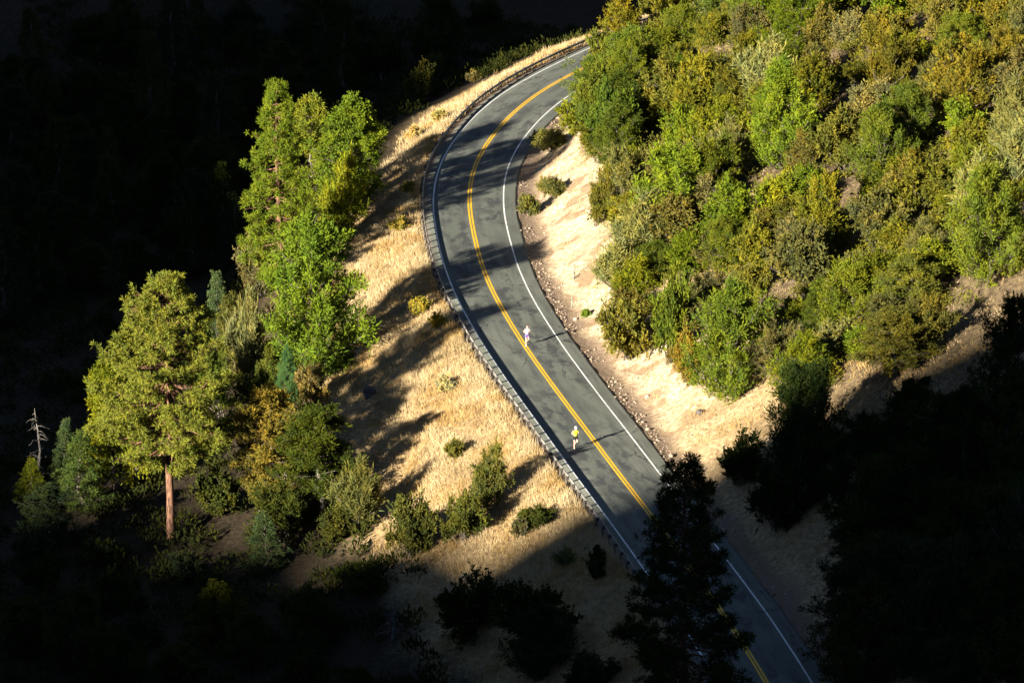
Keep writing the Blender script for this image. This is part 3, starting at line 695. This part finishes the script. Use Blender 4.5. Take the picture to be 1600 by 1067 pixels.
 ('shrub3', 'shrub', 'black looking shrub on the shaded bank right of the road', 'shrub', (1160, 760), 690, 95, (.03, .045, .016)),
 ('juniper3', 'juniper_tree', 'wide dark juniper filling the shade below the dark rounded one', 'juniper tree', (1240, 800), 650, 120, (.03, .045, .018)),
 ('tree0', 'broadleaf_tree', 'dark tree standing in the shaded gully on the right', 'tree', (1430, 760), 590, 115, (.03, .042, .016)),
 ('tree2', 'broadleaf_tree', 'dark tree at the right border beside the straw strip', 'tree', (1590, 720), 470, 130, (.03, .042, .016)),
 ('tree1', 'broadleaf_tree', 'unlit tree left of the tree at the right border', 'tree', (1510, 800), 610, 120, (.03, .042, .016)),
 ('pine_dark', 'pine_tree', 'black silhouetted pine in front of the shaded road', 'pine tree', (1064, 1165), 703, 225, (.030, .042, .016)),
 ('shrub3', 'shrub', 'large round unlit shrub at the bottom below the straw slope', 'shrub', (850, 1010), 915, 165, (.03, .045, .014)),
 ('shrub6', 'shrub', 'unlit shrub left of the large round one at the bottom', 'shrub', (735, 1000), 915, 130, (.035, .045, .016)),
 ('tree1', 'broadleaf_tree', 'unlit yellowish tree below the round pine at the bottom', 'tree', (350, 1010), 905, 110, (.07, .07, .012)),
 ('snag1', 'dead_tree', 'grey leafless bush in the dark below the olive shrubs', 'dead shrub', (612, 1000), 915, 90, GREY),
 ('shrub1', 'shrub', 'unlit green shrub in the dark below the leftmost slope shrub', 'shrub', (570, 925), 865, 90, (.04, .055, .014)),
]
placed = []
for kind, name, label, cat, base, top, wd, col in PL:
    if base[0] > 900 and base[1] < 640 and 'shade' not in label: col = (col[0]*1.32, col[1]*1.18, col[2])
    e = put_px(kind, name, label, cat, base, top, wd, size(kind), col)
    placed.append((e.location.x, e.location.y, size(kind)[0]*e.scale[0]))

# ------------------------------------------------------------------ brush of the sunlit hillside
def in_poly(x, y, poly):
    c = False; j = len(poly)-1
    for i in range(len(poly)):
        (xi, yi), (xj, yj) = poly[i], poly[j]
        if (yi > y) != (yj > y) and x < (xj-xi)*(y-yi)/(yj-yi)+xi: c = not c
        j = i
    return c
HILL = [(905, 215), (945, 265), (960, 330), (950, 400), (965, 455), (955, 560), (1075, 605), (1200, 628), (1300, 615), (1420, 562), (1600, 442), (1680, 405), (1680, -160), (985, -60), (925, 90)]
rnd = random.Random(5); spots = []
for k in range(9000):
    x = rnd.uniform(5, 62); y = rnd.uniform(-60, 150)
    z = float(ground_z(x, y)); px, py = to_px(np.array([x, y, z]))
    if not in_poly(px, py, HILL): continue
    r = rnd.choice([1.25, 1.5, 1.7, 1.9, 2.3])
    if any((x-a)**2+(y-b)**2 < (.62*(r+c))**2 for a, b, c in placed): continue
    s_, _ = road_s([x], [y])
    if s_[0] < 7.5: continue
    placed.append((x, y, r)); spots.append((x, y, z, r, px, py))
    if len(spots) >= 297: break
ONES = 'first second third fourth fifth sixth seventh eighth ninth tenth eleventh twelfth thirteenth fourteenth fifteenth sixteenth seventeenth eighteenth nineteenth'.split()
TENS = {2: ('twentieth', 'twenty'), 3: ('thirtieth', 'thirty'), 4: ('fortieth', 'forty'), 5: ('fiftieth', 'fifty'), 6: ('sixtieth', 'sixty'), 7: ('seventieth', 'seventy'), 8: ('eightieth', 'eighty'), 9: ('ninetieth', 'ninety')}
def nth(n):
    if n < 20: return ONES[n-1]
    return TENS[n//10][0] if n % 10 == 0 else TENS[n//10][1]+'-'+ONES[n % 10-1]
CN = [('olive', OLIVE), ('olive', (.125, .122, .026)), ('moss green', MOSS), ('green', GREEN), ('yellow green', YELL), ('yellow green', (.14, .135, .022)), ('grey green', (.118, .115, .056)), ('brownish', (.125, .102, .036)), ('olive', (.135, .128, .034)), ('grey brown', GREY)]
spots.sort(key=lambda q: q[5])
rows = [spots[i:i+12] for i in range(0, len(spots), 12)]
for ri, row in enumerate(rows):
    row.sort(key=lambda q: q[4])
    for ci, (x, y, z, r, px, py) in enumerate(row):
        q = rnd.random(); cname, c = rnd.choice(CN)
        if px > 1300 and py < 330 and rnd.random() < .3: cname, c = 'rusty brown', RUST
        if q < .80: kind = 'shrub%d' % rnd.randrange(10); nm = 'shrub'
        elif q < .90: kind = 'juniper%d' % rnd.randrange(5); nm = 'juniper_tree'; cname, c = 'green', rnd.choice([GREEN, (.115, .14, .022), (.085, .12, .024)])
        else: kind = 'broom'; nm = 'shrub'; cname, c = 'pale', SAGE
        br_ = rnd.uniform(.68, 1.25); c = tuple((v_*.84+m_0*.16)*br_ for v_, m_0 in zip(c, (.138, .142, .018)))
        sz = size(kind); w = r/sz[0]*1.36; h = w*rnd.uniform(.75, 1.3)
        if nm == 'juniper_tree': w *= .9; h = w*rnd.uniform(.8, 1.1)
        put(kind, nm, '%s %s on the sunlit hillside, %s from the road in the %s row down' % (cname, 'juniper' if nm != 'shrub' else 'shrub', nth(ci+1), nth(ri+1)), 'juniper tree' if nm != 'shrub' else 'shrub',
            (x, y, z-.1), w, h, None, c, 'brush on the sunlit hillside', .12)

# ------------------------------------------------------------------ trees of the shaded canyon, shade put into their dark colours
def dark_field(poly, n, sep, kinds, where, group, seed, hmax=1.0):
    rnd = random.Random(seed); out = []
    xs = [p_[0] for p_ in poly]; ys = [p_[1] for p_ in poly]
    for k in range(1500):
        px = rnd.uniform(min(xs), max(xs)); py = rnd.uniform(min(ys), max(ys))
        if not in_poly(px, py, poly): continue
        P = hit(px, py)
        if P[2] > 60 or any((P[0]-a)**2+(P[1]-b)**2 < sep*sep for a, b, c in placed): continue
        placed.append((P[0], P[1], 2)); out.append((px, P))
        if len(out) >= n: break
    out.sort(key=lambda q: q[0])
    for i, (px, P) in enumerate(out):
        kind = rnd.choice(kinds); sz = size(kind); nm = {'s': 'shrub', 'j': 'juniper_tree', 't': 'broadleaf_tree', 'f': 'fir_tree'}[kind[0]]
        w = rnd.uniform(1.9, 3.0)*hmax/sz[0]; h = w*rnd.uniform(.85, 1.15)
        if kind[0] == 't': h = w*rnd.uniform(.6, .8)
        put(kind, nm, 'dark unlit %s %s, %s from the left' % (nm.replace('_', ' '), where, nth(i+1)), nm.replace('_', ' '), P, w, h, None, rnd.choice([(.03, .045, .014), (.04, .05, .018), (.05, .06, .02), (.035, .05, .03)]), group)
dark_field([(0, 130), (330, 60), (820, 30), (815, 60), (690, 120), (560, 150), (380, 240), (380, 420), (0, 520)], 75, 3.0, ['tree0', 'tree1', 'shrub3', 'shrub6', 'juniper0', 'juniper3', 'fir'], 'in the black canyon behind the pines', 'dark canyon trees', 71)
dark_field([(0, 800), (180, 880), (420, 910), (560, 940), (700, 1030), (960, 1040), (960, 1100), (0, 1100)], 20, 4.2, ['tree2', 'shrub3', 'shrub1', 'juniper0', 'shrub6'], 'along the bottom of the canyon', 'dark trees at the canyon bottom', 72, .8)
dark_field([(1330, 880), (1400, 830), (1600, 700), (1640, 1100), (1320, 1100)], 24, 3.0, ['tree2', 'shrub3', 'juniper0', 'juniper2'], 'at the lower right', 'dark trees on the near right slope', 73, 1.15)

# ------------------------------------------------------------------ undergrowth that fills the gaps
def undergrowth(name, label, n, test, col, seed, ext, hh=1.2, lv=260, big=1.0):
    rng = np.random.default_rng(seed); x = rng.uniform(ext[0], ext[1], n*8); y = rng.uniform(ext[2], ext[3], n*8); s, _ = road_s(x, y)
    keep = rng.random(len(x)) < test(x, y, s); x, y = x[keep][:n], y[keep][:n]; z = ground_z(x, y); n = len(x)
    rr = rng.uniform(.5, 1.1, n)*hh; idx = np.repeat(np.arange(n), lv); N = len(idx)
    d = unit(rng.normal(size=(N, 3))); d[:, 2] = np.abs(d[:, 2])*1.0; lump = 1+.3*np.sin(d[:, 0]*6+idx)*np.sin(d[:, 1]*5+idx*2)
    p = np.stack([x, y, z], 1)[idx]+d*(rr[idx]*lump*rng.uniform(.5, 1.05, N))[:, None]
    mb = MB(); leaves(mb, p, unit(d*.7+np.array([0, 0, .7])+rng.normal(size=(N, 3))*.5), (.22*big)*rng.uniform(.6, 1.3, N), (.08*big)*rng.uniform(.7, 1.3, N), rng, np.clip(rng.random(n)[idx]*.6+rng.random(N)*.4, 0, 1))
    o = link(name, mb.mesh(name, M['leaf'])); o.color = (*col, 1); tag(o, label, 'undergrowth', kind='stuff')
def u_hill(x, y, s):
    q = to_px(np.stack([x, y, ground_z(x, y)], 1)); return np.array([in_poly(a, b, HILL) for a, b in zip(*q)])*(s > 8)*1.0
undergrowth('undergrowth', 'low olive scrub filling the gaps between the hillside shrubs', 1500, u_hill, (.125, .122, .024), 61, (5, 62, -60, 150), 1.35, 140, 1.1)
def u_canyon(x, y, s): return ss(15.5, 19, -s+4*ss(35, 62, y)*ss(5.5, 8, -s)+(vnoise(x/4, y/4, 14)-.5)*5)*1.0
undergrowth('undergrowth', 'shade-darkened low brush covering the canyon floor under the trees', 2400, u_canyon, (.032, .038, .014), 62, (-50, 12, -95, 150), 1.25, 60, 2.0)  # brush added in near-black colour to deepen the canyon's shade

# ------------------------------------------------------------------ dry grass
def grass(name, label, n, test, hh, seed, wid=.04, blades=5, over=6):
    rng = np.random.default_rng(seed)
    x = rng.uniform(-40, 52, n*over); y = rng.uniform(-100, 135, n*over); s, _ = road_s(x, y)
    pr = test(x, y, s); keep = rng.random(len(x)) < pr; x, y = x[keep][:n], y[keep][:n]
    z = ground_z(x, y); n = len(x)
    gx = (ground_z(x+.5, y)-ground_z(x-.5, y)); gy = (ground_z(x, y+.5)-ground_z(x, y-.5))
    down = np.stack([-gx, -gy, np.zeros(n)], 1)
    hv = hh*(.55+.9*vnoise(x/2.1, y/2.1, 77))*rng.uniform(.7, 1.3, n); tone = np.clip(vnoise(x/1.3, y/1.3, 5)*.6+rng.random(n)*.5, 0, 1)
    mb = MB()
    for b_ in range(blades):
        base = np.stack([x, y, z-.03], 1)+np.concatenate([rng.normal(size=(n, 2))*.10, np.zeros((n, 1))], 1)
        d = unit(np.array([0, 0, 1.0])+down*.7+np.concatenate([rng.normal(size=(n, 2))*.33, np.zeros((n, 1))], 1))
        a = rng.uniform(0, math.pi, n); sd = np.stack([np.cos(a), np.sin(a), np.zeros(n)], 1)*(wid*.5*rng.uniform(.7, 1.4, n))[:, None]
        h = (hv*rng.uniform(.6, 1.15, n))[:, None]
        v = np.stack([base-sd, base+sd, base+d*h], 1).reshape(-1, 3)
        mb.add(v, None, np.arange(3*n).reshape(-1, 3), np.repeat(np.clip(tone+rng.normal(size=n)*.12, 0, 1), 3))
    tag(link(name, mb.mesh(name, M['dry_grass'])), label, 'grass', kind='stuff')
def t_left(x, y, s):
    d = -s+7.5*ss(35, 62, y)*ss(5.5, 8, -s); pat = ss(.2, .5, vnoise(x/3.1, y/3.1, 12)*.6+vnoise(x/.9, y/.9, 13)*.4)
    return ss(4.42, 4.6, d)*(1-ss(13, 18.5, d+(vnoise(x/4, y/4, 14)-.5)*5))*(.35+.65*pat)
def t_right(x, y, s):
    pat = ss(.35, .65, vnoise(x/2.4, y/2.4, 22)*.6+vnoise(x/.8, y/.8, 23)*.4)
    near = 1-ss(-32, -12, y)
    return ss(6.3, 7.6, s)*(1-ss(20, 34, s))*(.25+.75*pat)*(.35+.65*near)
grass('dry_grass', 'tall golden dry grass covering the slope below the guardrail', 60000, t_left, .42, 1, .036, 5, 14)
def t_rail(x, y, s): return ss(4.38, 4.5, -s)*(1-ss(4.9, 5.9, -s))*(.4+.6*ss(.3, .6, vnoise(x/1.7, y/1.7, 33)))
grass('dry_grass', 'taller straw grass growing right behind the guardrail', 7000, t_rail, .56, 4, .04, 6, 60)
grass('dry_grass', 'sparse pale dry grass on the cut and bank right of the road', 34000, t_right, .34, 2, .035, 5, 8)

# ------------------------------------------------------------------ rubble and rocks
def rock_mesh(rng, sub=1):
    bm_ = __import__('bmesh').new(); __import__('bmesh').ops.create_icosphere(bm_, subdivisions=sub, radius=1)
    v = np.array([q.co[:] for q in bm_.verts]); f = np.array([[w.index for w in q.verts] for q in bm_.faces]); bm_.free()
    return v*(1+.28*rng.normal(size=(len(v), 1)).clip(-1.2, 1.2)), f
rng = np.random.default_rng(8); mb = MB()
k = rng.choice(np.where((cl[:, 1] > -70) & (cl[:, 1] < 105) & (vnoise(clen/2.5, clen*0, 91) > .42))[0], 2000); off = 4.25+rng.gamma(1.6, .5, len(k))
ib = __import__('bmesh').new(); __import__('bmesh').ops.create_icosphere(ib, subdivisions=1, radius=1)
bv = np.array([q.co[:] for q in ib.verts]); bf = np.array([[w.index for w in q.verts] for q in ib.faces]); ib.free()
X = cl[k]+cn[k]*off[:, None]+rng.normal(size=(len(k), 2))*.3; Zr = ground_z(X[:, 0], X[:, 1])
for i in range(len(k)):
    sc = .02+.030*rng.gamma(.9, 1.1); sc = min(sc, .24)
    v = bv*(1+.25*rng.normal(size=(len(bv), 1)).clip(-1, 1))*sc*np.array([1, 1, .7])*rng.uniform(.7, 1.3, 3)
    a = rng.uniform(0, 6.28); ca_, sa2 = math.cos(a), math.sin(a)
    v = np.stack([v[:, 0]*ca_-v[:, 1]*sa2, v[:, 0]*sa2+v[:, 1]*ca_, v[:, 2]], 1)+np.array([X[i, 0], X[i, 1], Zr[i]+sc*.2])
    mb.add(v, None, bf)
tag(link('rubble', mb.mesh('rubble', M['rock'])), 'loose stones strewn along the foot of the cut', 'rubble', kind='stuff')
def boulder(px, py, wpx, hpx, label, mat, seed, group=None):
    r_ = np.random.default_rng(seed); P = hit(px, py); s = ppm(P); v, f = rock_mesh(r_, 2)
    v = np.sign(v)*np.abs(v)**.75; b_ = MB(); b_.add(v*np.array([wpx/s/2, wpx/s/2*.8, hpx/s/2*1.05]), None, f)
    o = link('boulder', b_.mesh('boulder', M[mat])); o.location = (P[0], P[1], P[2]+hpx/s*.40); o.rotation_euler = (.15, .1, seed)
    tag(o, label, 'boulder', group)
boulder(577, 622, 20, 22, 'dark upright boulder on the straw slope in the tree shadow', 'dark_rock', 3)
boulder(560, 556, 22, 14, 'pale boulder at the upper left end of the straw slope', 'rock', 4)
boulder(724, 912, 14, 18, 'grey boulder in the shade below the straw slope shrubs', 'rock', 5)
boulder(935, 258, 16, 14, 'pale boulder under the brush above the cut', 'rock', 6)
boulder(1095, 648, 18, 9, 'flat dark boulder on the bank below the egg shaped juniper', 'dark_rock', 7)
boulder(1012, 622, 8, 6, 'small pale boulder on the rubble by the road\'s right edge', 'rock', 9)

# ------------------------------------------------------------------ marker post
P = hit(893, 482); mk = bpy.data.objects.new('marker_post', None); COL.objects.link(mk); mk.location = P
tag(mk, 'thin greenish marker post at the edge of the rubble', 'marker post')
b = MB(); box(b, (0, 0, .35), (.03, .02, .65)); link('stake', b.mesh('stake', M['sign_green']), mk)
b = MB(); box(b, (0, -.025, .85), (.045, .004, .09)); link('plate', b.mesh('plate', M['sign_green']), mk)

# ------------------------------------------------------------------ the two runners
def skin_obj(name, chains, mat, parent, sub=2):
    """chains: lists of (x, y, z, rx, ry); equal points are shared, the first point is the root"""
    pts = []; idx = {}; ed = []
    for ch in chains:
        prev = None
        for q in ch:
            key = tuple(round(c_, 3) for c_ in q[:3])
            if key not in idx: idx[key] = len(pts); pts.append(q)
            if prev is not None: ed.append((prev, idx[key]))
            prev = idx[key]
    me = bpy.data.meshes.new(name); me.from_pydata([q[:3] for q in pts], ed, []); me.materials.append(mat)
    o = link(name, me, parent); mod = o.modifiers.new('Skin', 'SKIN'); mod.use_smooth_shade = True; mod.branch_smoothing = .6
    for i, q in enumerate(pts):
        sv = me.skin_vertices[0].data[i]; sv.radius = (q[3], q[4] if len(q) > 4 else q[3]); sv.use_root = (i == 0)
    sm = o.modifiers.new('Subdivision', 'SUBSURF'); sm.levels = sub; sm.render_levels = sub
    return o
def runner(name, label, pos, rz, shirt, shorts, cap, mirror=1, h=1.0):
    e = bpy.data.objects.new(name, None); COL.objects.link(e); e.location = pos; e.rotation_euler = (0, 0, rz); e.scale = (h, h, h)
    tag(e, label, 'person', 'people running down the road')
    m = mirror
    pel = (0, .0, .95, .13, .10); sp = (0, -.03, 1.12, .125, .09); ch_ = (0, -.07, 1.31, .15, .10); nk = (0, -.095, 1.475, .052, .052)
    hd = [nk, (0, -.118, 1.55, .078, .085), (0, -.12, 1.62, .098, .115), (0, -.112, 1.70, .085, .10), (0, -.108, 1.745, .04, .045)]
    hipS = (m*.09, .0, .90, .085, .09); kneeS = (m*.10, -.10, .50, .056, .058); calfS = (m*.10, -.07, .36, .052, .055); ankS = (m*.10, -.02, .10, .035, .04)
    hipW = (-m*.09, .0, .90, .085, .09); kneeW = (-m*.10, -.17, .55, .056, .058); calfW = (-m*.10, -.02, .50, .05, .053); ankW = (-m*.095, .22, .42, .035, .038)
    toeS = (m*.105, -.17, .035, .035, .028); toeW = (-m*.095, .25, .27, .033, .027)
    def arm(sx, fwd):
        sh = (sx*.175, -.07, 1.405, .058, .058); 
        el = (sx*.25, (.10 if not fwd else -.06), 1.16, .042, .042); wr = (sx*.16, (-.12 if not fwd else -.30), 1.13 if not fwd else 1.27, .028, .028)
        dv = unit(np.array(wr[:3])-np.array(el[:3])); pm_ = np.array(wr[:3])+dv*.06; palm = (*pm_, .036, .020)
        hand = []
        for i in range(4):                        # four curled fingers
            o_ = np.array([-sx*.004, 0, .024-.016*i]); k1 = pm_+dv*(.045-.004*abs(i-1))+o_; k2 = k1+dv*.018+np.array([-sx*.026, 0, 0]); k3 = k2-dv*.024+np.array([-sx*.006, 0, -.003])
            hand.append([palm, (*k1, .0095, .0095), (*k2, .009, .009), (*k3, .008, .008)])
        t1 = np.array(wr[:3])+dv*.035+np.array([-sx*.028, 0, .020]); t2 = t1+dv*.032+np.array([-sx*.006, 0, .008])
        hand.append([(*wr[:3], .028, .028), (*t1, .012, .012), (*t2, .010, .010)])
        return [[ch_, sh, el, wr, palm]]+hand
    body = [[pel, sp, ch_]+hd, [pel, hipS, kneeS, calfS, ankS, toeS], [pel, hipW, kneeW, calfW, ankW, toeW]]+arm(m, False)+arm(-m, True)
    body.append([hd[2], (0, -.235, 1.595, .018, .018)])                                    # nose
    for sx in (-1, 1): body.append([hd[2], (sx*.10, -.105, 1.61, .018, .022)])            # ears
    skin_obj('body', body, M['skin'], e, 2)
    g = .022
    def fat(q, k=g): return (*q[:3], q[3]+k, (q[4] if len(q) > 4 else q[3])+k)
    sl_ = [[(sx*.0, -.07, 1.36, .15+g, .10+g), (sx*.175, -.07, 1.405, .058+g, .058+g), (sx*.215, -.04 if sx == m else -.07, 1.28, .052+g, .052+g)] for sx in (-1, 1)]
    skin_obj('shirt', [[(0, .0, .93, .155, .125), fat(sp, .03), fat(ch_), (0, -.07, 1.36, .15+g, .10+g), (0, -.09, 1.44, .07, .07)]]+sl_, M[shirt], e, 2)
    def mid(a, b, t): return tuple(np.array(a[:3])*(1-t)+np.array(b[:3])*t)
    b_ = MB()
    def ell(pts, rx, ry, k=16):
        pts = np.array(pts, float); tn = unit(np.gradient(pts, axis=0)); sx_ = unit(np.cross(np.cross(tn, (1.0, 0, 0)), tn)); sy_ = np.cross(tn, sx_)
        a2 = np.arange(k)*2*math.pi/k
        v_ = pts[:, None]+sx_[:, None]*(np.array(rx)[:, None, None]*np.cos(a2)[None, :, None])+sy_[:, None]*(np.array(ry)[:, None, None]*np.sin(a2)[None, :, None])
        i_ = np.arange(len(pts)-1)[:, None]*k; j_ = np.arange(k)[None]; j2 = (j_+1) % k
        b_.add(v_.reshape(-1, 3), np.stack([i_+j_, i_+j2, i_+k+j2, i_+k+j_], -1).reshape(-1, 4))
    ell([(0, -.01, 1.03), (0, 0, .97), (0, 0, .90), (0, 0, .83)], [.135, .155, .175, .16], [.105, .12, .135, .12])
    for hp, kn in ((hipS, kneeS), (hipW, kneeW)):
        ell([mid(hp, kn, -.05), mid(hp, kn, .2), mid(hp, kn, .5)], [.098, .104, .108], [.105, .110, .112])
    link('shorts', b_.mesh('shorts', M[shorts], True), e)
    for a_, t_ in ((ankS, toeS), (ankW, toeW)):
        a3 = np.array(a_[:3]); t3 = np.array(t_[:3]); hl = a3+unit(a3-t3)*.03+np.array([0, 0, -.055]) if a_ is ankS else a3+np.array([0, .06, .0])
        skin_obj('shoe', [[(*hl, .045, .045), (*((hl+t3)/2), .046, .042), (*t3, .043, .036)]], M['white_cloth'], e, 2)
    hb = MB(); na, nb_ = 14, 7; th = np.linspace(0, 1, nb_)*math.pi*(.56 if cap else .60); aa = np.arange(na)*2*math.pi/na
    ctr = np.array([0, -.100 if cap else -.085, 1.655]); rx_, ry_, rz_ = (.100, .118, .125) if cap else (.100, .108, .13)
    v_ = np.stack([rx_*np.sin(th)[:, None]*np.cos(aa), ry_*np.sin(th)[:, None]*np.sin(aa), np.broadcast_to((rz_*np.cos(th))[:, None], (nb_, na))], -1)+ctr
    i_ = np.arange(nb_-1)[:, None]*na; j_ = np.arange(na)[None]; j2 = (j_+1) % na
    hb.add(v_.reshape(-1, 3), np.stack([i_+j_, i_+na+j_, i_+na+j2, i_+j2], -1).reshape(-1, 4))
    if cap:                                                    # brim
        an = np.linspace(-1.05, 1.05, 9); bi = np.stack([.098*np.sin(an), -.10-.112*np.cos(an), np.full(9, 1.645)], 1); bo = np.stack([.088*np.sin(an), -.10-.112*np.cos(an)-.075*np.cos(an), np.full(9, 1.632)], 1)
        for z0 in (0, .006): hb.add(np.vstack([bi, bo])+np.array([0, 0, z0]), [(q_, q_+1, q_+10, q_+9) for q_ in range(8)])
        link('cap', hb.mesh('cap', M['white_cloth'], True), e)
    else:
        tube(hb, [(0, .0, 1.68), (0, .055, 1.64), (0, .075, 1.56), (0, .07, 1.47)], [.03, .035, .03, .01], 8)
        link('hair', hb.mesh('hair', M['hair'], True), e)
    for sx in (-1, 1): skin_obj('eye', [[(sx*.034, -.212, 1.622, .012, .010), (sx*.034, -.219, 1.622, .008, .008)]], M['eye'], e, 1)
    skin_obj('mouth', [[(-.022, -.198, 1.553, .007, .007), (0, -.206, 1.551, .009, .009), (.022, -.198, 1.553, .007, .007)]], M['lips'], e, 1)
    return e
def road_heading(p):
    k_ = int(((cl-p[:2])**2).sum(1).argmin()); return math.atan2(ct[k_][1], ct[k_][0])-math.pi/2
for (px, py, args) in ((823.5, 540, ('person', 'runner in a white top and dark violet shorts, farther up the road', 'white_cloth', 'violet_cloth', False, -1, .985)),
                       (899, 700.5, ('person', 'runner in a bright yellow shirt, black shorts and white cap', 'yellow_cloth', 'black_cloth', True, -1, 1.0))):
    q = on_plane(px, py, .01); runner(args[0], args[1], (q[0], q[1], .012), road_heading(q)+.12, *args[2:])
